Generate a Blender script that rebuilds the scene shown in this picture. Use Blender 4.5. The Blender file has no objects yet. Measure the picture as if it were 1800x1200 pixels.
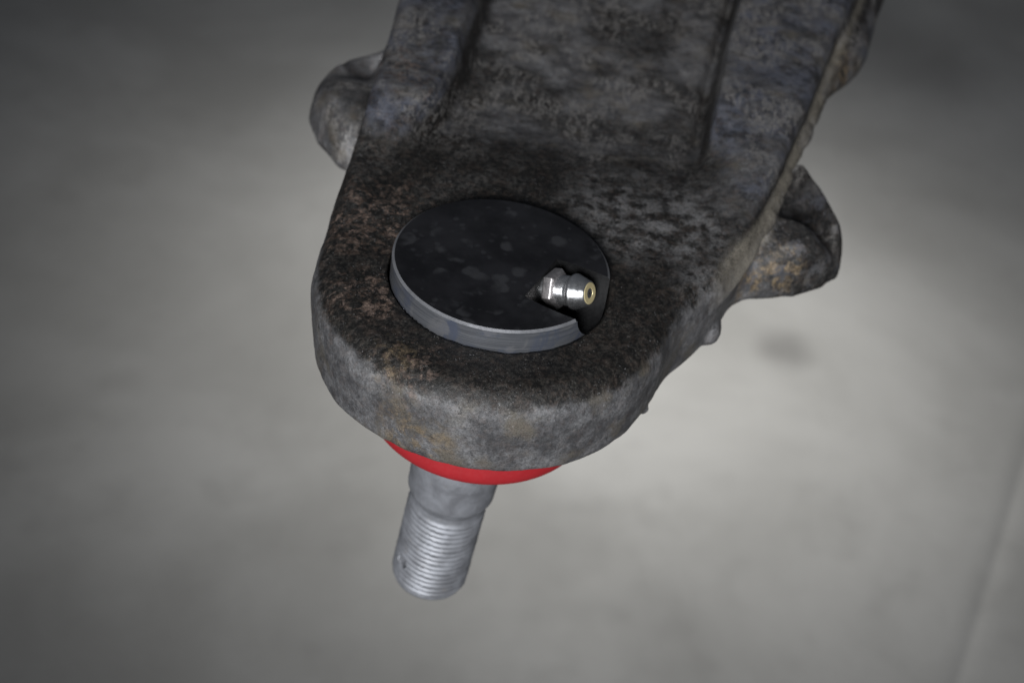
import bpy, bmesh, math
import numpy as np
from mathutils import Matrix, Vector

MM = 0.001
scene = bpy.context.scene
COL = scene.collection

# ------------------------------------------------------------------ camera
PITCH, ROLL = math.radians(39.0), math.radians(9.5)
F_ = Vector((0, math.cos(PITCH), -math.sin(PITCH)))
UP0 = Vector((0, math.sin(PITCH), math.cos(PITCH)))
RI0 = Vector((1, 0, 0))
R_ = RI0 * math.cos(ROLL) + UP0 * math.sin(ROLL)
U_ = -RI0 * math.sin(ROLL) + UP0 * math.cos(ROLL)
cd = bpy.data.cameras.new('camera')
cam = bpy.data.objects.new('camera', cd)
COL.objects.link(cam)
loc = Vector((4.658, -275.477, 203.258)) * MM
M = Matrix.Identity(4)
for i in range(3):
    M[i][0], M[i][1], M[i][2], M[i][3] = R_[i], U_[i], -F_[i], loc[i]
cam.matrix_world = M
cd.sensor_width = 36.0
cd.lens = 60.0
cd.clip_start = 0.01
cd.clip_end = 100.0
cd.dof.use_dof = True
cd.dof.focus_distance = 0.322
cd.dof.aperture_fstop = 20.0
scene.camera = cam

# ------------------------------------------------------------------ world, lamps, exposure
w = bpy.data.worlds.new('World')
scene.world = w
w.use_nodes = True
w.node_tree.nodes['Background'].inputs[0].default_value = (0.62, 0.68, 0.80, 1)
w.node_tree.nodes['Background'].inputs[1].default_value = 0.065
scene.view_settings.view_transform = 'Standard'
scene.view_settings.look = 'None'
scene.view_settings.exposure = 0.0
scene.view_settings.gamma = 1.0

FLOOR_Z = -0.70


def aim(o, target):
    d = Vector(target) - o.location
    o.rotation_euler = d.to_track_quat('-Z', 'Y').to_euler()


def area_lamp(name, location, target, sx, sy, power, color):
    l = bpy.data.lights.new(name, 'AREA')
    l.shape = 'RECTANGLE'
    l.size, l.size_y = sx, sy
    l.energy = power
    l.color = color
    o = bpy.data.objects.new(name, l)
    o.location = location
    COL.objects.link(o)
    aim(o, target)
    return o


# daylight coming through the open doorway behind the photographer
area_lamp('doorway_light', (-0.5, -2.6, 0.35), (0.0, 0.3, -0.1), 2.2, 1.3, 18, (0.95, 0.97, 1.0))
# inspection lamp on a stand above the photographer's shoulder
il = bpy.data.lights.new('inspection_lamp', 'SPOT')
il.energy = 98
il.spot_size = math.radians(36)
il.spot_blend = 1.0
il.shadow_soft_size = 0.14
il.color = (0.97, 0.98, 1.0)
io = bpy.data.objects.new('inspection_lamp', il)
io.location = (-0.10, -1.18, 0.62)
COL.objects.link(io)
aim(io, (0.02, 0.03, -0.01))
# unseen spot added to pool light on the floor, giving a vignette falloff
sp = bpy.data.lights.new('vignette_spot', 'SPOT')
sp.energy = 9.8
sp.spot_size = math.radians(124)
sp.spot_blend = 1.0
sp.shadow_soft_size = 0.05
sp.color = (1.0, 0.985, 0.95)
so = bpy.data.objects.new('vignette_spot', sp)
so.location = (0.09, 0.90, -0.25)
COL.objects.link(so)
aim(so, (0.08, 0.88, FLOOR_Z))


# ------------------------------------------------------------------ node helpers
class NT:
    def __init__(self, name):
        self.m = bpy.data.materials.new(name)
        self.m.use_nodes = True
        self.t = self.m.node_tree
        self.b = self.t.nodes['Principled BSDF']
        tc = self.t.nodes.new('ShaderNodeTexCoord')
        s = self.t.nodes.new('ShaderNodeVectorMath')
        s.operation = 'SCALE'
        s.inputs['Scale'].default_value = 1000.0
        self.t.links.new(tc.outputs['Object'], s.inputs[0])
        self.co = s.outputs[0]                       # object coordinates in millimetres

    def put(self, sock, v):
        if hasattr(v, 'is_linked') or hasattr(v, 'links'):
            self.t.links.new(v, sock)
        else:
            sock.default_value = v

    def noise(self, scale, detail=4, rough=0.55, dist=0.0, co=None, off=None):
        n = self.t.nodes.new('ShaderNodeTexNoise')
        c = co or self.co
        if off is not None:
            a = self.t.nodes.new('ShaderNodeVectorMath')
            a.operation = 'ADD'
            self.t.links.new(c, a.inputs[0])
            a.inputs[1].default_value = off
            c = a.outputs[0]
        self.t.links.new(c, n.inputs['Vector'])
        n.inputs['Scale'].default_value = scale
        n.inputs['Detail'].default_value = detail
        n.inputs['Roughness'].default_value = rough
        n.inputs['Distortion'].default_value = dist
        return n.outputs['Fac']

    def voro(self, scale, feature='F1', co=None, smooth=None, rand=1.0):
        n = self.t.nodes.new('ShaderNodeTexVoronoi')
        n.feature = feature
        self.t.links.new(co or self.co, n.inputs['Vector'])
        n.inputs['Scale'].default_value = scale
        n.inputs['Randomness'].default_value = rand
        if smooth is not None and feature == 'SMOOTH_F1':
            n.inputs['Smoothness'].default_value = smooth
        return n.outputs['Distance']

    def ramp(self, v, a, b, lo=0.0, hi=1.0):
        n = self.t.nodes.new('ShaderNodeMapRange')
        n.interpolation_type = 'SMOOTHSTEP'
        self.put(n.inputs['Value'], v)
        n.inputs['From Min'].default_value = a
        n.inputs['From Max'].default_value = b
        n.inputs['To Min'].default_value = lo
        n.inputs['To Max'].default_value = hi
        return n.outputs[0]

    def math(self, op, a, b=0.0, clamp=False):
        n = self.t.nodes.new('ShaderNodeMath')
        n.operation = op
        n.use_clamp = clamp
        self.put(n.inputs[0], a)
        self.put(n.inputs[1], b)
        return n.outputs[0]

    def mix(self, f, a, b):
        n = self.t.nodes.new('ShaderNodeMix')
        n.data_type = 'RGBA'
        self.put(n.inputs[0], f)
        for i, v in ((6, a), (7, b)):
            self.put(n.inputs[i], v if not isinstance(v, tuple) else (*v, 1.0)[:4])
        return n.outputs[2]

    def xyz(self, co=None):
        n = self.t.nodes.new('ShaderNodeSeparateXYZ')
        self.t.links.new(co or self.co, n.inputs[0])
        return n.outputs

    def stretch(self, s, co=None):
        n = self.t.nodes.new('ShaderNodeVectorMath')
        n.operation = 'MULTIPLY'
        self.t.links.new(co or self.co, n.inputs[0])
        n.inputs[1].default_value = s
        return n.outputs[0]

    def warp(self, scale, amp, co=None):
        n = self.t.nodes.new('ShaderNodeTexNoise')
        self.t.links.new(co or self.co, n.inputs['Vector'])
        n.inputs['Scale'].default_value = scale
        n.inputs['Detail'].default_value = 3
        m = self.t.nodes.new('ShaderNodeVectorMath')
        m.operation = 'MULTIPLY_ADD'
        self.t.links.new(n.outputs['Color'], m.inputs[0])
        m.inputs[1].default_value = (amp, amp, amp)
        self.t.links.new(co or self.co, m.inputs[2])
        return m.outputs[0]

    def spot(self, c, r, soft, wob=None):
        """mask of a stain: ball at c (mm), radius r, soft edge, wobbled by a noise socket"""
        n = self.t.nodes.new('ShaderNodeVectorMath')
        n.operation = 'DISTANCE'
        self.t.links.new(self.co, n.inputs[0])
        n.inputs[1].default_value = c
        d = n.outputs['Value']
        if wob is not None:
            d = self.math('ADD', d, wob)
        return self.ramp(d, r - soft, r + soft, 1.0, 0.0)

    def bump(self, h, dist, strength=1.0, prev=None):
        n = self.t.nodes.new('ShaderNodeBump')
        n.inputs['Strength'].default_value = strength
        n.inputs['Distance'].default_value = dist
        self.t.links.new(h, n.inputs['Height'])
        if prev is not None:
            self.t.links.new(prev, n.inputs['Normal'])
        return n.outputs[0]

    def out(self, color=None, rough=None, metal=None, spec=None, normal=None):
        for k, v in (('Base Color', color), ('Roughness', rough), ('Metallic', metal),
                     ('Specular IOR Level', spec), ('Normal', normal)):
            if v is not None:
                if isinstance(v, tuple) and len(v) == 3:
                    v = (*v, 1.0)
                self.put(self.b.inputs[k], v)
        return self.m


# ------------------------------------------------------------------ materials
def mat_arm():
    n = NT('forged_iron')
    X, Y, Z = n.xyz()
    big = n.noise(0.045, 4, 0.6)
    mid = n.noise(0.16, 6, 0.64, 0.1)
    fine = n.noise(0.62, 6, 0.72, off=(13, 5, 2))
    grit = n.noise(1.9, 3, 0.7, off=(3, 31, 9))
    wob = n.math('MULTIPLY', n.math('SUBTRACT', mid, 0.5), 26.0)
    wob2 = n.math('MULTIPLY', n.math('SUBTRACT', n.noise(0.33, 5, 0.65, off=(7, 7, 40)), 0.5), 14.0)
    # bare worn forging scale
    c = n.mix(n.ramp(mid, 0.36, 0.66), (0.072, 0.072, 0.076), (0.190, 0.190, 0.195))
    c = n.mix(n.ramp(n.noise(1.0, 6, 0.72, off=(9, 14, 77)), 0.36, 0.64, 0.55, 0.0), c, (0.028, 0.027, 0.027))
    c = n.mix(n.ramp(n.noise(0.10, 5, 0.6, off=(50, 0, 0)), 0.50, 0.70), c, (0.110, 0.098, 0.080))
    # blue-grey mill scale on the ribs
    rib = n.math('MULTIPLY', n.ramp(n.math('ADD', Z, n.math('MULTIPLY', wob2, 0.12)), -4.4, -1.6), n.ramp(Y, 16, 36))
    blue = n.math('MULTIPLY', n.ramp(Y, 18, 50), n.ramp(n.noise(0.08, 4, 0.6, off=(0, 90, 0)), 0.36, 0.58))
    blue = n.math('MULTIPLY', blue, n.math('MAXIMUM', rib, n.ramp(X, 44, 50, 0.0, 0.5)))
    c = n.mix(n.math('MULTIPLY', blue, 0.95), c, n.mix(n.ramp(n.noise(0.24, 6, 0.66, off=(2, 8, 31)), 0.40, 0.56), (0.024, 0.0255, 0.032), (0.092, 0.099, 0.124)))
    # black greasy coat that covers the top and has peeled off the rounded edge
    zz = n.math('ADD', Z, n.math('MULTIPLY', wob2, 0.35))
    coat = n.ramp(zz, -8.9, -6.6)
    # on the sides behind the eye the coat survives lower down
    coat2 = n.math('MULTIPLY', n.math('MULTIPLY', n.ramp(n.math('ADD', Y, wob), 44, 70), n.ramp(X, -42, -38, 0.55, 1.0)), n.ramp(big, 0.40, 0.56))
    coat2 = n.math('MAXIMUM', coat2, n.math('MULTIPLY', n.spot((67, 50, -17), 21, 6, wob), n.ramp(mid, 0.42, 0.5)))
    coat = n.math('MAXIMUM', coat, n.math('MULTIPLY', coat2, 0.9))
    speck = n.noise(1.05, 7, 0.76, 0.0, off=(61, 3, 8))
    cc = n.mix(n.ramp(speck, 0.44, 0.64), (0.0055, 0.0053, 0.0050), (0.034, 0.031, 0.027))
    cc = n.mix(n.math('MULTIPLY', n.ramp(n.noise(0.13, 5, 0.62, 0.1, off=(5, 70, 1)), 0.46, 0.60), n.ramp(n.math('ADD', Y, wob), -6, 44, 0.18, 1.0)), cc, n.mix(n.ramp(speck, 0.42, 0.58), (0.009, 0.0088, 0.0085), (0.060, 0.058, 0.055)))
    coat = n.math('MULTIPLY', coat, n.math('SUBTRACT', 1.0, n.math('MULTIPLY', rib, n.ramp(n.noise(0.19, 5, 0.65, off=(33, 3, 3)), 0.34, 0.52, 0.35, 0.92))))
    c = n.mix(n.math('MULTIPLY', coat, n.ramp(big, 0.22, 0.40, 0.80, 0.98)), c, cc)
    # pale dusty film beyond the cap and on the web
    dusty = n.spot((30, 33, -6), 17, 9, wob)
    dusty = n.math('MAXIMUM', dusty, n.math('MULTIPLY', n.spot((24, 92, -6), 36, 18, wob), 0.22))
    dusty = n.math('MAXIMUM', dusty, n.math('MULTIPLY', n.spot((44, 12, -8), 10, 6, wob), 0.7))
    dusty = n.math('MULTIPLY', dusty, n.ramp(n.noise(0.26, 8, 0.76, 0.1), 0.42, 0.60))
    c = n.mix(n.math('MULTIPLY', dusty, 0.75), c, (0.22, 0.218, 0.22))
    # brown rust bloom on the left shoulder, front edge and specks all over
    rzone = n.spot((-30, 14, -6), 12, 9, wob)
    rzone = n.math('MAXIMUM', rzone, n.spot((-25, -12, -6), 8, 6, wob))
    rzone = n.math('MAXIMUM', rzone, n.spot((-13, -29, -7), 5, 5, wob2))
    rzone = n.math('MAXIMUM', rzone, n.math('MULTIPLY', n.spot((-32, 66, 0), 9, 9, wob), 0.8))
    rzone = n.math('MAXIMUM', rzone, 0.16)
    rfac = n.math('MULTIPLY', rzone, n.ramp(n.noise(0.55, 6, 0.72, 0.5, off=(80, 2, 2)), 0.47, 0.62))
    c = n.mix(n.math('MULTIPLY', rfac, 0.95), c, n.mix(n.ramp(fine, 0.35, 0.65), (0.060, 0.038, 0.027), (0.220, 0.160, 0.130)))
    # ochre old paint and clay
    oz = n.spot((-11, -34, -19), 6.5, 4, wob2)
    oz = n.math('MAXIMUM', oz, n.spot((-16, -28, -8), 4, 2.5, wob2))
    oz = n.math('MAXIMUM', oz, n.math('MULTIPLY', n.spot((61.5, 36.5, -16), 4.5, 2.5, wob2), 1.5))
    oz = n.math('MAXIMUM', oz, n.math('MULTIPLY', n.spot((55, 33, -17), 5, 3, wob2), 1.4))
    oz = n.math('MAXIMUM', oz, n.spot((76, 118, -10), 8, 5, wob2))
    ofac = n.math('MULTIPLY', oz, n.ramp(n.noise(0.42, 5, 0.65, 0.4, off=(21, 2, 66)), 0.44, 0.58))
    c = n.mix(n.math('MULTIPLY', ofac, 0.6, True), c, n.mix(n.ramp(speck, 0.4, 0.6), (0.090, 0.066, 0.040), (0.240, 0.180, 0.110)))
    # dirt caked along the parting ridge
    rx = n.math('SUBTRACT', X, n.math('ADD', n.math('MULTIPLY', Y, 0.232), 44.6))
    ridge = n.math('MULTIPLY', n.ramp(n.math('ABSOLUTE', n.math('ADD', rx, n.math('MULTIPLY', wob2, 0.25))), 2.0, 5.0, 1, 0), n.ramp(Y, 6, 26))
    ridge = n.math('MULTIPLY', ridge, n.ramp(n.math('ABSOLUTE', n.math('ADD', Z, 8.3)), 2.6, 4.4, 1, 0))
    c = n.mix(n.math('MULTIPLY', ridge, n.ramp(fine, 0.3, 0.55, 0.45, 0.95)), c, (0.205, 0.185, 0.150))
    # pale scuffs running along the arm
    sk = n.noise(0.30, 8, 0.72, 0.3, co=n.stretch((1.0, 0.30, 1.0)), off=(17, 3, 1))
    sk = n.math('MULTIPLY', n.ramp(n.math('ABSOLUTE', n.math('SUBTRACT', sk, 0.5)), 0.012, 0.05, 1, 0), n.ramp(n.noise(0.06, 3, 0.6, off=(44, 1, 9)), 0.44, 0.58))
    sk = n.math('MULTIPLY', sk, n.math('MULTIPLY', n.ramp(Y, 36, 60), n.ramp(speck, 0.36, 0.56)))
    c = n.mix(n.math('MULTIPLY', sk, 0.92), c, (0.200, 0.190, 0.180))
    # fine pale flecks
    fl = n.math('MULTIPLY', n.ramp(n.noise(1.15, 4, 0.75, off=(4, 44, 4)), 0.60, 0.70), n.ramp(mid, 0.40, 0.60))
    c = n.mix(n.math('MULTIPLY', fl, 0.55), c, (0.20, 0.19, 0.175))
    dk = n.ramp(n.voro(0.30, 'F1', n.warp(0.6, 4.0)), 0.08, 0.26, 1, 0)
    c = n.mix(n.math('MULTIPLY', n.math('MULTIPLY', dk, n.ramp(mid, 0.48, 0.62)), 0.6), c, (0.012, 0.012, 0.013))
    # grain of the forging skin and tiny specular glints painted as pale specks
    gr = n.noise(3.0, 3, 0.75, off=(71, 7, 7))
    c = n.mix(n.math('MULTIPLY', n.ramp(gr, 0.38, 0.52, 1.0, 0.0), n.ramp(coat, 0, 1, 0.42, 0.75)), c, (0.008, 0.0078, 0.0075))
    gl = n.ramp(n.noise(2.7, 2, 0.6, off=(7, 91, 37)), 0.66, 0.72)
    gl = n.math('MULTIPLY', gl, n.ramp(n.noise(0.2, 3, 0.6, off=(1, 21, 37)), 0.45, 0.6))
    c = n.mix(n.math('MULTIPLY', gl, 0.7), c, (0.33, 0.33, 0.34))
    rough = n.ramp(fine, 0.3, 0.7, 0.33, 0.58)
    rough = n.math('ADD', rough, n.math('MULTIPLY', n.math('MAXIMUM', rfac, ridge), 0.3), True)
    rough = n.math('SUBTRACT', rough, n.math('ADD', n.math('MULTIPLY', gl, 0.15), n.math('MULTIPLY', rib, 0.08)), True)
    spec = n.ramp(coat, 0, 1, 0.60, 0.30)
    h = n.math('ADD', n.math('MULTIPLY', mid, 0.40), n.math('MULTIPLY', fine, 0.30))
    h = n.math('ADD', h, n.math('ADD', n.math('MULTIPLY', grit, 0.16), n.math('MULTIPLY', speck, 0.22)))
    h = n.math('ADD', h, n.math('MULTIPLY', rfac, 0.12))
    h = n.math('ADD', h, n.math('MULTIPLY', coat, 0.22))
    h = n.math('ADD', h, n.math('MULTIPLY', gr, 0.10))
    h = n.math('SUBTRACT', h, n.math('MULTIPLY', dk, 0.10))
    return n.out(c, rough, 0.0, spec, n.bump(h, 0.00070, 0.75))


def mat_cap():
    n = NT('blackened_steel')
    wv = n.warp(0.35, 2.4)
    # dried oil droplets: rounded blotches with a darker rim
    v = n.voro(0.21, 'F1', wv)
    blot = n.math('MULTIPLY', n.ramp(v, 0.30, 0.46, 1, 0), n.ramp(n.noise(0.12, 3, 0.5, off=(9, 1, 0)), 0.46, 0.60))
    v2 = n.voro(0.42, 'F1', n.warp(0.5, 1.4))
    blot2 = n.math('MULTIPLY', n.ramp(v2, 0.20, 0.36, 1, 0), n.ramp(n.noise(0.16, 3, 0.5, off=(1, 40, 0)), 0.50, 0.62))
    c = n.mix(n.ramp(n.noise(0.08, 4, 0.6), 0.35, 0.65), (0.006, 0.006, 0.007), (0.014, 0.014, 0.016))
    c = n.mix(n.math('MULTIPLY', blot, 0.65), c, (0.034, 0.035, 0.038))
    c = n.mix(n.math('MULTIPLY', blot2, 0.55), c, (0.030, 0.031, 0.034))
    sc = n.ramp(n.noise(2.4, 2, 0.5), 0.74, 0.80)
    c = n.mix(n.math('MULTIPLY', sc, 0.5), c, (0.12, 0.115, 0.10))
    rough = n.ramp(n.noise(0.10, 4, 0.6, off=(2, 2, 2)), 0.3, 0.7, 0.30, 0.44)
    rough = n.math('ADD', rough, n.math('MULTIPLY', blot, 0.12))
    h = n.math('ADD', n.noise(2.6, 3, 0.6), n.math('MULTIPLY', blot, 0.25))
    return n.out(c, rough, 0.0, 0.5, n.bump(h, 0.00008, 0.6))


def mat_cap_side():
    n = NT('machined_steel')
    st = n.stretch((0.05, 0.05, 2.2))
    lines = n.noise(1.6, 4, 0.6, co=st)
    blo = n.noise(0.14, 4, 0.6, 0.5)
    c = n.mix(n.ramp(lines, 0.35, 0.65), (0.070, 0.074, 0.083), (0.125, 0.130, 0.140))
    c = n.mix(n.ramp(blo, 0.48, 0.66), c, (0.066, 0.076, 0.104))
    c = n.mix(n.math('MULTIPLY', n.ramp(n.voro(0.16, 'F1', n.warp(0.3, 3)), 0.30, 0.38, 1, 0), n.ramp(blo, 0.42, 0.5, 0, 0.5)), c, (0.15, 0.15, 0.155))
    return n.out(c, n.ramp(blo, 0.3, 0.7, 0.36, 0.5), 0.35, 0.5, n.bump(lines, 0.00006, 0.6))


def mat_plain(name, color, rough, metal, bump_scale=1.5, bump=0.00006, var=0.25, stretch=None):
    n = NT(name)
    co = n.stretch(stretch) if stretch else n.co
    a = n.noise(bump_scale, 4, 0.6, co=co)
    b = n.noise(0.2, 4, 0.6)
    dark = tuple(x * (1 - var) for x in color)
    c = n.mix(n.ramp(b, 0.3, 0.7), dark, color)
    return n.out(c, n.ramp(a, 0.3, 0.7, max(rough - 0.08, 0.03), rough + 0.08), metal, 0.5, n.bump(a, bump, 0.7))


def mat_floor():
    n = NT('concrete')
    a = n.noise(0.0042, 5, 0.55, 0.5)
    b = n.noise(0.022, 5, 0.6)
    c = n.mix(n.ramp(a, 0.30, 0.70), (0.290, 0.286, 0.274), (0.385, 0.381, 0.368))
    c = n.mix(n.math('MULTIPLY', n.ramp(b, 0.50, 0.75), 0.35), c, (0.25, 0.245, 0.235))
    z = FLOOR_Z * 1000
    wob = n.math('MULTIPLY', n.math('SUBTRACT', b, 0.5), 30.0)
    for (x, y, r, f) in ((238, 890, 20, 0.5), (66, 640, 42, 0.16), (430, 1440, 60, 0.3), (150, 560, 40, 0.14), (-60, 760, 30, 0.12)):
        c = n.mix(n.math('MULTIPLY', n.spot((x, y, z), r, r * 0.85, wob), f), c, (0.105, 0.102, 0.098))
    rough = n.ramp(b, 0.3, 0.7, 0.55, 0.75)
    return n.out(c, rough, 0.0, 0.35, n.bump(n.noise(0.12, 5, 0.65), 0.002, 0.5))


M_ARM = mat_arm()
M_CAP = mat_cap()
M_SIDE = mat_cap_side()
M_ZINC = mat_plain('bright_zinc', (0.70, 0.71, 0.72), 0.26, 0.95, 1.0, 0.000004, 0.2, (1, 1, 1))
M_HEX = mat_plain('dull_zinc', (0.60, 0.57, 0.565), 0.44, 0.95, 2.0, 0.00004, 0.12)
M_RING = mat_plain('brass_tip', (0.80, 0.68, 0.38), 0.42, 0.55, 3.0, 0.00003, 0.12)
M_EDGE = mat_plain('edge_highlight', (0.25, 0.255, 0.27), 0.45, 0.5)  # paler than the side steel: chamfer highlight put into the colour
M_POCKET = mat_plain('shaded_bore_steel', (0.006, 0.006, 0.0065), 0.60, 0.0, 1.2, 0.0001, 0.5)  # near-black colour paints in the shade inside the counterbore
M_DARKM = mat_plain('dark_grease', (0.05, 0.035, 0.02), 0.3, 0.3)
M_BOOT = mat_plain('red_polyurethane', (0.33, 0.015, 0.020), 0.55, 0.0, 1.2, 0.00003, 0.08)
M_FLOOR = mat_floor()


def mat_stud():
    n = NT('zinc_plated_steel')
    b = n.noise(0.22, 5, 0.62, 0.4)
    c = n.mix(n.ramp(b, 0.3, 0.7), (0.185, 0.19, 0.205), (0.29, 0.30, 0.325))
    c = n.mix(n.math('MULTIPLY', n.ramp(n.noise(0.5, 5, 0.7, off=(5, 5, 5)), 0.58, 0.72), 0.5), c, (0.22, 0.21, 0.20))
    return n.out(c, n.ramp(b, 0.3, 0.7, 0.48, 0.62), 0.45, 0.5, n.bump(n.noise(1.4, 3, 0.6), 0.00006, 0.6))


M_STUD = mat_stud()


# ------------------------------------------------------------------ object helpers
def tag(o, label=None, cat=None, kind=None):
    if label:
        o['label'] = label
    if cat:
        o['category'] = cat
    if kind:
        o['kind'] = kind
    return o


def link(name, me, mats, parent=None):
    o = bpy.data.objects.new(name, me)
    for m in (mats if isinstance(mats, (list, tuple)) else [mats]):
        if m.name not in [x.name for x in me.materials]:
            me.materials.append(m)
    COL.objects.link(o)
    if parent:
        o.parent = parent
    return o


def mesh_np(name, V, Q, N=None):
    me = bpy.data.meshes.new(name)
    me.vertices.add(len(V))
    me.vertices.foreach_set('co', np.asarray(V, np.float32).ravel())
    k = Q.shape[1]
    me.loops.add(Q.size)
    me.loops.foreach_set('vertex_index', Q.ravel().astype(np.int32))
    me.polygons.add(len(Q))
    me.polygons.foreach_set('loop_start', np.arange(0, Q.size, k, dtype=np.int32))
    me.polygons.foreach_set('loop_total', np.full(len(Q), k, np.int32))
    me.polygons.foreach_set('use_smooth', np.ones(len(Q), bool))
    me.update(calc_edges=True)
    me.validate()
    if N is not None:
        me.normals_split_custom_set_from_vertices(np.asarray(N, np.float32))
    return me


# ------------------------------------------------------------------ distance-field modelling
_rs = np.random.RandomState(7)
_L = _rs.rand(32, 32, 32).astype(np.float32)


def vnoise(P, scale, off=0.0):
    q = P * scale + off
    i = np.floor(q).astype(np.int64)
    f = q - i
    f = f * f * (3 - 2 * f)
    r = 0
    for a in (0, 1):
        for b in (0, 1):
            for c in (0, 1):
                wgt = (f[:, 0] if a else 1 - f[:, 0]) * (f[:, 1] if b else 1 - f[:, 1]) * (f[:, 2] if c else 1 - f[:, 2])
                r = r + wgt * _L[(i[:, 0] + a) & 31, (i[:, 1] + b) & 31, (i[:, 2] + c) & 31]
    return r * 2 - 1


def sstep(a, b, x):
    t = np.clip((x - a) / (b - a), 0, 1)
    return t * t * (3 - 2 * t)


def smin(a, b, k):
    h = np.clip(0.5 + 0.5 * (b - a) / k, 0, 1)
    return b * (1 - h) + a * h - k * h * (1 - h)


def smax(a, b, k):
    return -smin(-a, -b, k)


def rmax(a, b, r):
    return np.minimum(-r, np.maximum(a, b)) + np.hypot(np.maximum(a + r, 0), np.maximum(b + r, 0))


def polysdf(x, y, poly):
    d = np.full(x.shape, 1e18)
    s = np.ones(x.shape)
    n = len(poly)
    for i in range(n):
        ax, ay = poly[i]
        bx, by = poly[i - 1]
        ex, ey = bx - ax, by - ay
        wx, wy = x - ax, y - ay
        t = np.clip((wx * ex + wy * ey) / (ex * ex + ey * ey), 0, 1)
        d = np.minimum(d, (wx - ex * t) ** 2 + (wy - ey * t) ** 2)
        c1 = y >= ay
        c2 = y < by
        c3 = ex * wy > ey * wx
        flip = (c1 & c2 & c3) | (~c1 & ~c2 & ~c3)
        s = np.where(flip, -s, s)
    return s * np.sqrt(d)


def ell(P, c, r):
    q = (P - np.array(c)) / np.array(r)
    k0 = np.sqrt((q ** 2).sum(1)) + 1e-9
    k1 = np.sqrt(((q / np.array(r)) ** 2).sum(1)) + 1e-9
    return k0 * (k0 - 1) / k1


def capsule(P, a, b, r):
    a = np.array(a, float)
    b = np.array(b, float)
    pa = P - a
    ba = b - a
    t = np.clip(pa @ ba / (ba @ ba), 0, 1)
    return np.sqrt(((pa - t[:, None] * ba) ** 2).sum(1)) - r


def surface_nets(f, lo, hi, h, newton=2):
    n = [int(math.ceil((hi[i] - lo[i]) / h)) + 1 for i in range(3)]
    ax = [lo[i] + h * np.arange(n[i]) for i in range(3)]
    G = np.empty(n, np.float32)
    Y, Z = np.meshgrid(ax[1], ax[2], indexing='ij')
    blk = max(1, int(400000 / (n[1] * n[2])))
    for i0 in range(0, n[0], blk):
        xs = ax[0][i0:i0 + blk]
        P = np.empty((len(xs), n[1], n[2], 3))
        P[..., 0] = xs[:, None, None]
        P[..., 1] = Y
        P[..., 2] = Z
        G[i0:i0 + blk] = f(P.reshape(-1, 3)).reshape(len(xs), n[1], n[2])
    S = G < 0
    cnt = np.zeros([k - 1 for k in n], np.int8)
    for a in (0, 1):
        for b in (0, 1):
            for c in (0, 1):
                cnt += S[a:n[0] - 1 + a, b:n[1] - 1 + b, c:n[2] - 1 + c]
    act = (cnt > 0) & (cnt < 8)
    idx = np.full(act.shape, -1, np.int64)
    I = np.argwhere(act)
    idx[act] = np.arange(len(I))
    acc = np.zeros((len(I), 3))
    num = np.zeros(len(I))
    corners = [(a, b, c) for a in (0, 1) for b in (0, 1) for c in (0, 1)]
    for p in corners:
        for k in range(3):
            if p[k] == 0:
                q = list(p)
                q[k] = 1
                va = G[I[:, 0] + p[0], I[:, 1] + p[1], I[:, 2] + p[2]].astype(float)
                vb = G[I[:, 0] + q[0], I[:, 1] + q[1], I[:, 2] + q[2]].astype(float)
                cr = (va < 0) != (vb < 0)
                t = np.where(cr, va / np.where(cr, va - vb, 1), 0)
                pt = np.array(p, float)[None].repeat(len(I), 0)
                pt[:, k] = t
                acc += np.where(cr[:, None], pt, 0)
                num += cr
    V = np.array(lo) + h * (I + acc / num[:, None])
    quads = []
    for k in range(3):
        a, b = [j for j in range(3) if j != k]
        s0 = [slice(0, m) for m in n]
        s1 = [slice(0, m) for m in n]
        s0[k] = slice(0, n[k] - 1)
        s1[k] = slice(1, n[k])
        A, B = S[tuple(s0)], S[tuple(s1)]
        E = np.argwhere(A != B)
        ok = (E[:, a] > 0) & (E[:, b] > 0) & (E[:, a] < n[a] - 1) & (E[:, b] < n[b] - 1)
        E = E[ok]
        inside = A[E[:, 0], E[:, 1], E[:, 2]]

        def g(da, db):
            e = E.copy()
            e[:, a] -= da
            e[:, b] -= db
            return idx[e[:, 0], e[:, 1], e[:, 2]]
        q = np.stack([g(1, 1), g(0, 1), g(0, 0), g(1, 0)], 1)
        fl = inside if k != 1 else ~inside
        q[~fl] = q[~fl][:, ::-1]
        quads.append(q)
    Q = np.concatenate(quads)
    e = h * 0.25

    def grad(V):
        g = np.empty_like(V)
        for k in range(3):
            d = np.zeros(3)
            d[k] = e
            g[:, k] = (f(V + d) - f(V - d)) / (2 * e)
        return g
    for _ in range(newton):
        g = grad(V)
        st = (f(V) / np.maximum((g ** 2).sum(1), 0.15))[:, None] * g
        ln = np.sqrt((st ** 2).sum(1))[:, None] + 1e-12
        V = V - st * np.minimum(1, 0.45 * h / ln)
    g = grad(V)
    N = g / (np.sqrt((g ** 2).sum(1))[:, None] + 1e-12)
    return V, Q, N


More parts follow.
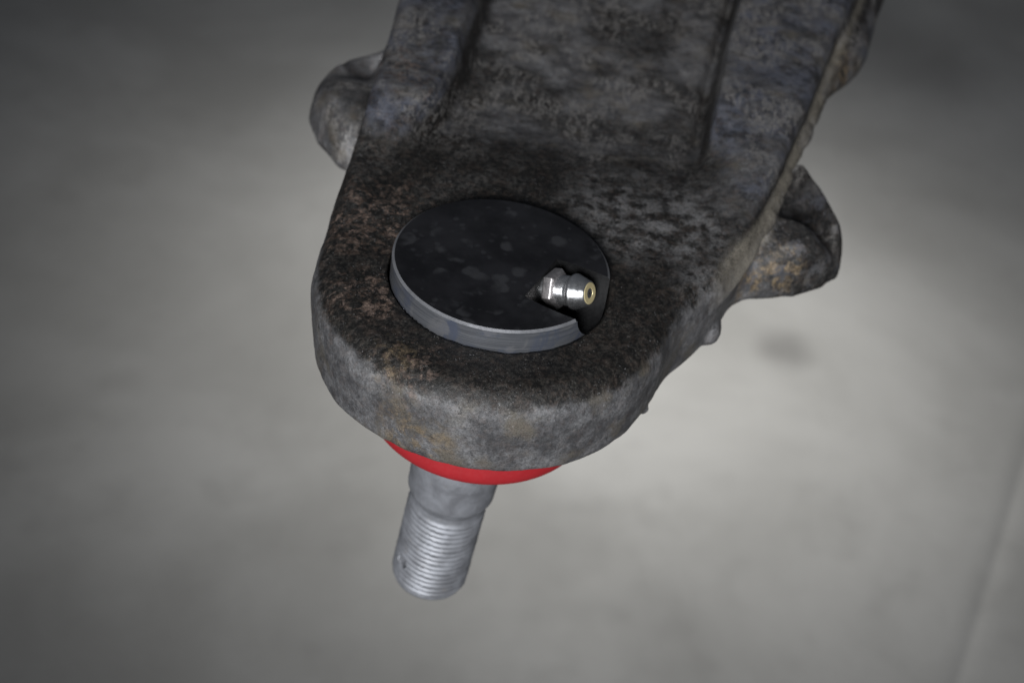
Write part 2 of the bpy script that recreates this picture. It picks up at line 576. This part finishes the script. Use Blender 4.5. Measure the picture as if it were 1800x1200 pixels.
# ------------------------------------------------------------------ floor
def build_floor():
    a = Vector((427.0, 767.0, 0)) * MM
    b = Vector((359.0, 556.0, 0)) * MM
    d = (b - a).normalized()
    nrm = Vector((-d.y, d.x, 0))
    if nrm.x < 0:
        nrm = -nrm
    prof = [(-9.0, 0), (-0.3, 0), (-0.014, 0), (-0.007, -0.0008), (-0.0012, -0.0026), (0.0012, -0.0026), (0.007, -0.0008), (0.014, 0), (0.3, 0), (9.0, 0)]
    V, F = [], []
    ts = (-9.0, -1.0, 0.0, 1.0, 9.0)
    for t in ts:
        for (s, z) in prof:
            p = a + d * t + nrm * s
            V.append((p.x, p.y, FLOOR_Z + z))
    k = len(prof)
    for i in range(len(ts) - 1):
        for j in range(k - 1):
            F.append((i * k + j, i * k + j + 1, (i + 1) * k + j + 1, (i + 1) * k + j))
    me = bpy.data.meshes.new('floor')
    me.from_pydata(V, [], F)
    bm = bmesh.new()
    bm.from_mesh(me)
    bmesh.ops.recalc_face_normals(bm, faces=bm.faces)
    if sum(f.normal.z for f in bm.faces) < 0:
        bmesh.ops.reverse_faces(bm, faces=bm.faces)
    bm.to_mesh(me)
    bm.free()
    tag(link('floor', me, M_FLOOR), kind='structure')


build_floor()

# ------------------------------------------------------------------ control arm (millimetres)
OUT = [(-36.4, -2), (-37.4, 12), (-37.2, 30), (-36.9, 55), (-36.9, 90), (-37.6, 130), (-41, 180), (-46, 250),
       (108, 250), (90, 180), (80.5, 150), (70.5, 106), (65.5, 84), (60.5, 65), (55.5, 45), (51.5, 29), (46.5, 15.5), (38.6, 2.2), (33.4, -9.5), (20, -10)]
_lk = np.array([(30, -30.5), (38, -27), (45, -24.3), (56, -20.7), (70, -17.3), (86, -16.0), (107, -15.7), (140, -13), (250, -8)], float)
_ly = np.arange(20.0, 256.0)
_k = np.exp(-(np.arange(-15, 16) / 7.0) ** 2)
LIN = np.stack([_ly, np.convolve(np.pad(np.interp(_ly, _lk[:, 0], _lk[:, 1]), 15, mode='edge'), _k / _k.sum(), 'valid')], 1)
RIN = np.array([(0, 36), (40, 38), (63, 40.4), (84, 42.1), (107, 44), (129, 46.8), (250, 62)], float)
BOSS_C = (-0.8, 0.0)


def rib_masks(x, y):
    xl = np.interp(y, LIN[:, 0], LIN[:, 1]) + 0.25 * np.sin(y * 0.13) + 0.7 * vnoise(np.stack([x * 0, y, x * 0], 1), 1 / 9.0, 6.2)
    left = sstep(1.0, -4.2, x - xl) * sstep(34, 60, y)
    xr = np.interp(y, RIN[:, 0], RIN[:, 1])
    ya = sstep(20, 80, y)
    sharp = sstep(-0.4, 2.0, x - xr)
    soft = sstep(-6, 14, x - xr)
    right = (sharp * sstep(45, 80, y) + soft * (1 - sstep(45, 80, y))) * ya
    return left, right, xr


def top_z(x, y):
    left, right, xr = rib_masks(x, y)
    z = -4.6 - 4.6 * sstep(32, 75, y) + 0.6 * sstep(120, 160, y)
    z = z + 9.6 * left + 10.4 * right
    # groove at the foot of the right rib
    z = z - 2.6 * np.exp(-((x - xr + 1.1) / 1.4) ** 2) * sstep(55, 85, y)
    # rib faces lean inward a little
    z = z - 0.10 * np.maximum(x - xr - 14, 0) * right
    return z


def arm_core(P):
    x, y, z = P[:, 0], P[:, 1], P[:, 2]
    d2 = polysdf(x, y, OUT)
    rc = np.hypot(x - BOSS_C[0], y - BOSS_C[1]) - 36.0
    d2 = smin(d2, rc, 3.0)
    back = sstep(5, 40, y)
    zp = -13.0 + 4.5 * back * (x > 15)
    # forging draft away from the parting line, with a flash ridge behind the eye
    d2 = d2 + 0.085 * np.abs(z - zp) - 0.5 - (2.1 + 0.5 * vnoise(P * np.array((0.2, 1, 0.2)), 1 / 3.5, 4.4)) * back * sstep(5, 25, x) * np.exp(-((z - zp) / 1.7) ** 2)
    zt = top_z(x, y)
    r = 5.2 - 2.6 * back
    f = rmax(d2, (z - zt) * 0.92, r)
    f = rmax(f, -24.5 - z, 1.2)
    return f


LUG = [(48, 30), (56, 34.0), (66, 37.5), (72.5, 42.5), (76.3, 48.5), (76.8, 56), (73.8, 67), (68.6, 79.5), (60, 86), (54, 60)]


def lug_right(P):
    x, y, z = P[:, 0], P[:, 1], P[:, 2]
    d = polysdf(x, y, LUG)
    rim = np.exp(-((d + 2.8) / 2.3) ** 2) * sstep(47, 56, y) * sstep(62, 68, x)
    body = sstep(13.0, 3.5, np.hypot((x - 61.5) * 0.85, y - 44.0))
    top = -18.5 + 5.0 * rim + 8.0 * body + 1.5 * sstep(60, 50, x)
    f = rmax(d + 0.10 * (z + 20), (z - top) * 0.75, 2.0)
    return rmax(f, -24.8 - z - 0.25 * (y - 45) * (y > 45), 2.5)


LUGL = [(-34, 104), (-40.5, 102), (-49, 93.5), (-53, 83), (-52.9, 76), (-49.5, 68), (-42.8, 60.0), (-34, 57)]


def lug_left(P):
    x, y, z = P[:, 0], P[:, 1], P[:, 2]
    d = polysdf(x, y, LUGL)
    rim = np.exp(-((d + 3.0) / 2.6) ** 2) * sstep(76, 88, y)
    body = sstep(15.0, 3.0, np.hypot(x + 44.0, (y - 73.0) * 0.8))
    top = -17.5 + 3.5 * rim + 5.5 * body
    f = rmax(d + 0.12 * (z + 20), (z - top) * 0.8, 4.0)
    return rmax(f, -26.5 - z, 4.0)


def lug_back(P):
    a, b = np.array((66.5, 100.0, -13.5)), np.array((76.5, 150.0, -13.5))
    ba = b - a
    t = np.clip((P - a) @ ba / (ba @ ba), 0, 2.2)
    d = np.sqrt((((P - a - t[:, None] * ba) * np.array((1, 1, 1.25))) ** 2).sum(1))
    return (d - (4.0 + 7.6 * sstep(0.08, 0.78, t))) * 0.85


def arm_sdf(P):
    f = arm_core(P)
    lug = np.minimum(np.minimum(lug_right(P), lug_left(P)), lug_back(P))
    f = smin(f, lug, 3.5)
    # small flash nub under the right flank, torn burr on the front edge
    f = smin(f, ell(P, (46.6, 18.5, -22.0), (2.2, 4.6, 2.6)), 1.6)
    f = smin(f, ell(P, (33.4, -9.0, -24.3), (1.3, 1.3, 1.0)), 0.5)
    f = f + 0.26 * vnoise(P, 1 / 15.0, 3.3) + 0.13 * vnoise(P, 1 / 4.6, 9.1) + 0.07 * vnoise(P, 1 / 2.0, 17.7)
    # chipped lower rim
    low = sstep(-21.5, -24.2, P[:, 2])
    f = f + 0.30 * low * np.maximum(vnoise(P, 1 / 2.7, 5.5), 0)
    # bore for the ball joint
    rr = np.hypot(P[:, 0], P[:, 1])
    f = smax(f, 22.45 + 0.08 * vnoise(P, 1 / 3.0, 2.2) - rr, 0.5)
    return f


V, Q, N = surface_nets(arm_sdf, (-60, -41, -30), (116, 236, 6), 0.85)
cen = V[Q].mean(1)
dc = arm_core(cen)
region = np.zeros(len(Q), int)
L_, Rr_, _x = rib_masks(cen[:, 0], cen[:, 1])
region[(cen[:, 1] < 24 - 0.10 * (cen[:, 0] + 40)) | (np.hypot(cen[:, 0], cen[:, 1]) < 31)] = 1
up = N[Q].mean(1)[:, 2]
region[(region == 0) & (L_ > 0.25) & (cen[:, 2] > -7.0)] = 2
region[(region == 0) & (Rr_ > 0.22) & (cen[:, 2] > -7.5) & (up > 0.05)] = 3
for k, fn in ((4, lug_right), (5, lug_left), (6, lug_back)):
    region[(region != 1) & (fn(cen) < dc) & (dc > 0.4)] = k


def submesh(name, k):
    q = Q[region == k]
    u, inv = np.unique(q, return_inverse=True)
    return mesh_np(name, V[u] * MM, inv.reshape(q.shape), N[u])


arm = link('control_arm', submesh('control_arm', 0), M_ARM)
tag(arm, 'dark rusty forged steel control arm with raised ribs and side lugs', 'control arm')
for k, nm, lb in ((1, 'joint_eye', 'rounded front eye with worn grey rim'), (2, 'raised_rib', 'left raised rib with ragged inner edge'),
                  (3, 'raised_rib', 'right raised rib with blue grey scale'), (4, 'side_lug', 'right lug with ochre flaked paint'),
                  (5, 'side_lug', 'rounded left lug'), (6, 'side_lug', 'lug at upper right edge')):
    o = link(nm, submesh(nm, k), M_ARM, arm)
    o['label'] = lb

# ------------------------------------------------------------------ ball joint
joint = bpy.data.objects.new('ball_joint', None)
joint.empty_display_size = 0.01
COL.objects.link(joint)
tag(joint, 'ball joint with black notched cap, red boot and threaded stud pressed into the arm', 'ball joint')


def lathe(name, prof, mats, parent, seg=128, frame=None, face_mat=None):
    """revolve (radius, height) about z, millimetres"""
    V, F = [], []
    for (r, z) in prof:
        for i in range(seg):
            a = 2 * math.pi * i / seg
            V.append(Vector((r * math.cos(a), r * math.sin(a), z)))
    m = len(prof)
    for j in range(m - 1):
        for i in range(seg):
            i2 = (i + 1) % seg
            F.append((j * seg + i, j * seg + i2, (j + 1) * seg + i2, (j + 1) * seg + i))
    F.append(tuple(range(seg))[::-1])
    F.append(tuple((m - 1) * seg + i for i in range(seg)))
    if frame is not None:
        V = [frame @ v for v in V]
    me = bpy.data.meshes.new(name)
    me.from_pydata([v * MM for v in V], [], F)
    bm = bmesh.new()
    bm.from_mesh(me)
    bmesh.ops.remove_doubles(bm, verts=bm.verts, dist=1e-7)
    bmesh.ops.recalc_face_normals(bm, faces=bm.faces)
    bm.to_mesh(me)
    bm.free()
    me.polygons.foreach_set('use_smooth', [True] * len(me.polygons))
    me.set_sharp_from_angle(angle=math.radians(32))
    return link(name, me, mats, parent)


SLOT_A = math.radians(-20)
E_ = Vector((math.cos(SLOT_A), math.sin(SLOT_A), 0))
T_ = Vector((-math.sin(SLOT_A), math.cos(SLOT_A), 0))
TILT = math.radians(23)


# grease fitting: frame whose z axis is the fitting axis
AX = (E_ * math.cos(TILT) + Vector((0, 0, 1)) * math.sin(TILT)).normalized()
SIDE = T_.copy()
UPV = AX.cross(SIDE).normalized()
base = E_ * 10.1 + Vector((0, 0, -3.1))
def frame_of(axis, origin, x_dir):
    x = (x_dir - axis * x_dir.dot(axis)).normalized()
    y = axis.cross(x)
    return Matrix(((x.x, y.x, axis.x, origin.x), (x.y, y.y, axis.y, origin.y), (x.z, y.z, axis.z, origin.z), (0, 0, 0, 1)))


FR = frame_of(AX, base, SIDE)                          # the counterbore
# the fitting leans a few degrees off the bore; its tip stays on the bore axis
FA, FT = math.radians(-26), math.radians(21)
AXF = Vector((math.cos(FA) * math.cos(FT), math.sin(FA) * math.cos(FT), math.sin(FT)))
fbase = base + AX * 10.1 - AXF * 10.1
vw = loc / MM - fbase
vw = (vw - AXF * vw.dot(AXF)).normalized()             # one flat of the hexagon faces the photographer
FRF = frame_of(AXF, fbase, vw * math.cos(math.pi / 6) + AXF.cross(vw) * math.sin(math.pi / 6))


def build_cap():
    """turned plug with a spot-faced counterbore (radius 8) drilled along the fitting axis"""
    plug = lathe('cap_plate', [(0.001, -13.0), (21.6, -13.0), (22.0, -12.5), (22.0, -0.42), (21.52, 0.0), (0.001, 0.0)], M_CAP, joint, 240)
    cut = lathe('cutter', [(8.15, 0.0), (8.15, 30.0)], M_CAP, None, 120, FR)
    md = plug.modifiers.new('bore', 'BOOLEAN')
    md.operation = 'DIFFERENCE'
    md.solver = 'EXACT'
    md.object = cut
    dg = bpy.context.evaluated_depsgraph_get()
    me = bpy.data.meshes.new_from_object(plug.evaluated_get(dg))
    plug.modifiers.clear()
    plug.data = me
    me.name = 'cap_plate'
    bpy.data.objects.remove(cut)
    me.materials.clear()
    for m in (M_CAP, M_SIDE, M_POCKET, M_EDGE):
        me.materials.append(m)
    fi = FR.inverted()
    for p in me.polygons:
        c = p.center / MM
        q = fi @ c
        if q.z > -0.05 and math.hypot(q.x, q.y) < 8.3 and c.z < -0.01:
            p.material_index = 2
        elif math.hypot(c.x, c.y) > 21.4 and abs(p.normal.z) < 0.95:
            p.material_index = 3 if 0.3 < p.normal.z else 1
        else:
            p.material_index = 0
        p.use_smooth = True
    me.set_sharp_from_angle(angle=math.radians(25))


build_cap()
lathe('housing', [(21.2, -13.1), (22.1, -13.6), (22.1, -27.0), (20.0, -28.5)], M_CAP, joint, 96)

def build_fitting():
    # turned nipple with fine tool rings
    prof = [(2.6, -1.0), (2.6, 1.2), (2.7, 1.2)]
    z = 3.5
    prof += [(3.3, 3.3)]
    while z < 5.3:
        prof += [(3.02, z), (2.96, z + 0.14)]
        z += 0.28
    prof += [(2.85, 5.45), (2.50, 5.65), (2.48, 5.9), (2.95, 6.15), (3.45, 6.4), (3.60, 6.65), (3.62, 6.95)]
    z = 7.05
    while z < 9.8:
        r = 3.60 - 1.20 * (z - 7.05) / 2.9
        prof += [(r, z), (r - 0.055, z + 0.14)]
        z += 0.27
    prof += [(2.34, 9.95), (2.25, 10.05), (1.2, 10.06)]
    body = lathe('grease_fitting', prof, M_ZINC, joint, 96, FRF)
    # hexagon collar, chamfered
    V, F = [], []
    R = 4.25
    rows = [(R * 0.93, 1.1), (R, 1.4), (R, 3.1), (R * 0.86, 3.55)]
    for (r, zz) in rows:
        for i in range(6):
            a = math.pi / 3 * i
            V.append(FRF @ Vector((r * math.cos(a), r * math.sin(a), zz)) * MM)
    for j in range(3):
        for i in range(6):
            i2 = (i + 1) % 6
            F.append((j * 6 + i, j * 6 + i2, (j + 1) * 6 + i2, (j + 1) * 6 + i))
    F += [tuple(range(6))[::-1], tuple(18 + i for i in range(6))]
    me = bpy.data.meshes.new('hex_collar')
    me.from_pydata(V, [], F)
    bm = bmesh.new()
    bm.from_mesh(me)
    bmesh.ops.bevel(bm, geom=list(bm.edges), offset=0.00014, segments=2, affect='EDGES', profile=0.6)
    bm.to_mesh(me)
    bm.free()
    me.polygons.foreach_set('use_smooth', [True] * len(me.polygons))
    me.set_sharp_from_angle(angle=math.radians(40))
    link('hex_collar', me, M_HEX, body)
    lathe('tip_ring', [(1.05, 9.4), (0.95, 10.0), (1.05, 10.14), (2.05, 10.16), (2.30, 9.98), (2.3, 9.4)], M_RING, body, 64, FRF)
    ball = [(0.02, 10.1)]
    for i in range(1, 9):
        a = math.pi / 2 * i / 8
        ball.append((0.95 * math.sin(a), 9.25 + 0.85 * math.cos(a)))
    lathe('check_ball', ball[::-1], M_DARKM, body, 32, FRF)
    return body


build_fitting()

# dust boot
boot = [(21.5, -24.8), (23.8, -26.2), (24.2, -29.5), (24.4, -34.0), (24.4, -37.9), (23.2, -39.9), (20.0, -41.5), (16.0, -43.0), (12.0, -44.5), (10.6, -46.0), (9.0, -46.4)]


def smooth_prof(p, it=3):
    for _ in range(it):
        q = [p[0]]
        for a, b in zip(p[:-1], p[1:]):
            q += [(a[0] * .75 + b[0] * .25, a[1] * .75 + b[1] * .25), (a[0] * .25 + b[0] * .75, a[1] * .25 + b[1] * .75)]
        q.append(p[-1])
        p = q
    return p


lathe('dust_boot', smooth_prof(boot), M_BOOT, joint, 160)

# threaded stud
PITCH_MM = 1.5


def stud_sdf(P):
    x, y, z = P[:, 0], P[:, 1], P[:, 2]
    r = np.hypot(x, y)
    zs = np.array([-94.8, -93.2, -91.6, -68.8, -67.6, -66.4, -65.4, -63.6, -44.0])
    rs = np.array([6.6, 8.2, 8.95, 8.95, 8.3, 8.3, 8.9, 9.8, 10.5])
    R = np.interp(z, zs, rs)
    ph = (z / PITCH_MM + np.arctan2(y, x) / (2 * np.pi)) % 1.0
    saw = np.abs(ph - 0.5) * 2
    thr = sstep(-93.4, -92.0, z) * sstep(-67.4, -69.0, z)
    f = (r - (R - 0.52 * thr * (1 - saw))) * 0.85
    f = np.maximum(f, -94.6 - z)
    f = np.maximum(f, z + 40)
    # split-pin hole straight across
    d = np.array((-0.80, -0.60, 0))
    d = d / np.linalg.norm(d)
    q = np.stack([x, y, z + 85.5], 1)
    t = q @ d
    hd = np.sqrt(np.maximum((q ** 2).sum(1) - t ** 2, 0)) - 1.6
    f = smax(f, -hd, 0.3)
    return f


sv, sq, sn = surface_nets(stud_sdf, (-11.5, -11.5, -96.5), (11.5, 11.5, -39), 0.34)
stud = link('threaded_stud', mesh_np('threaded_stud', sv * MM, sq, sn), M_STUD, joint)
ta = math.radians(4.5)
piv = Vector((0, 0, -20)) * MM
rot = Matrix.Rotation(ta, 4, 'Y')
stud.matrix_local = Matrix.Translation(piv) @ rot @ Matrix.Translation(-piv)
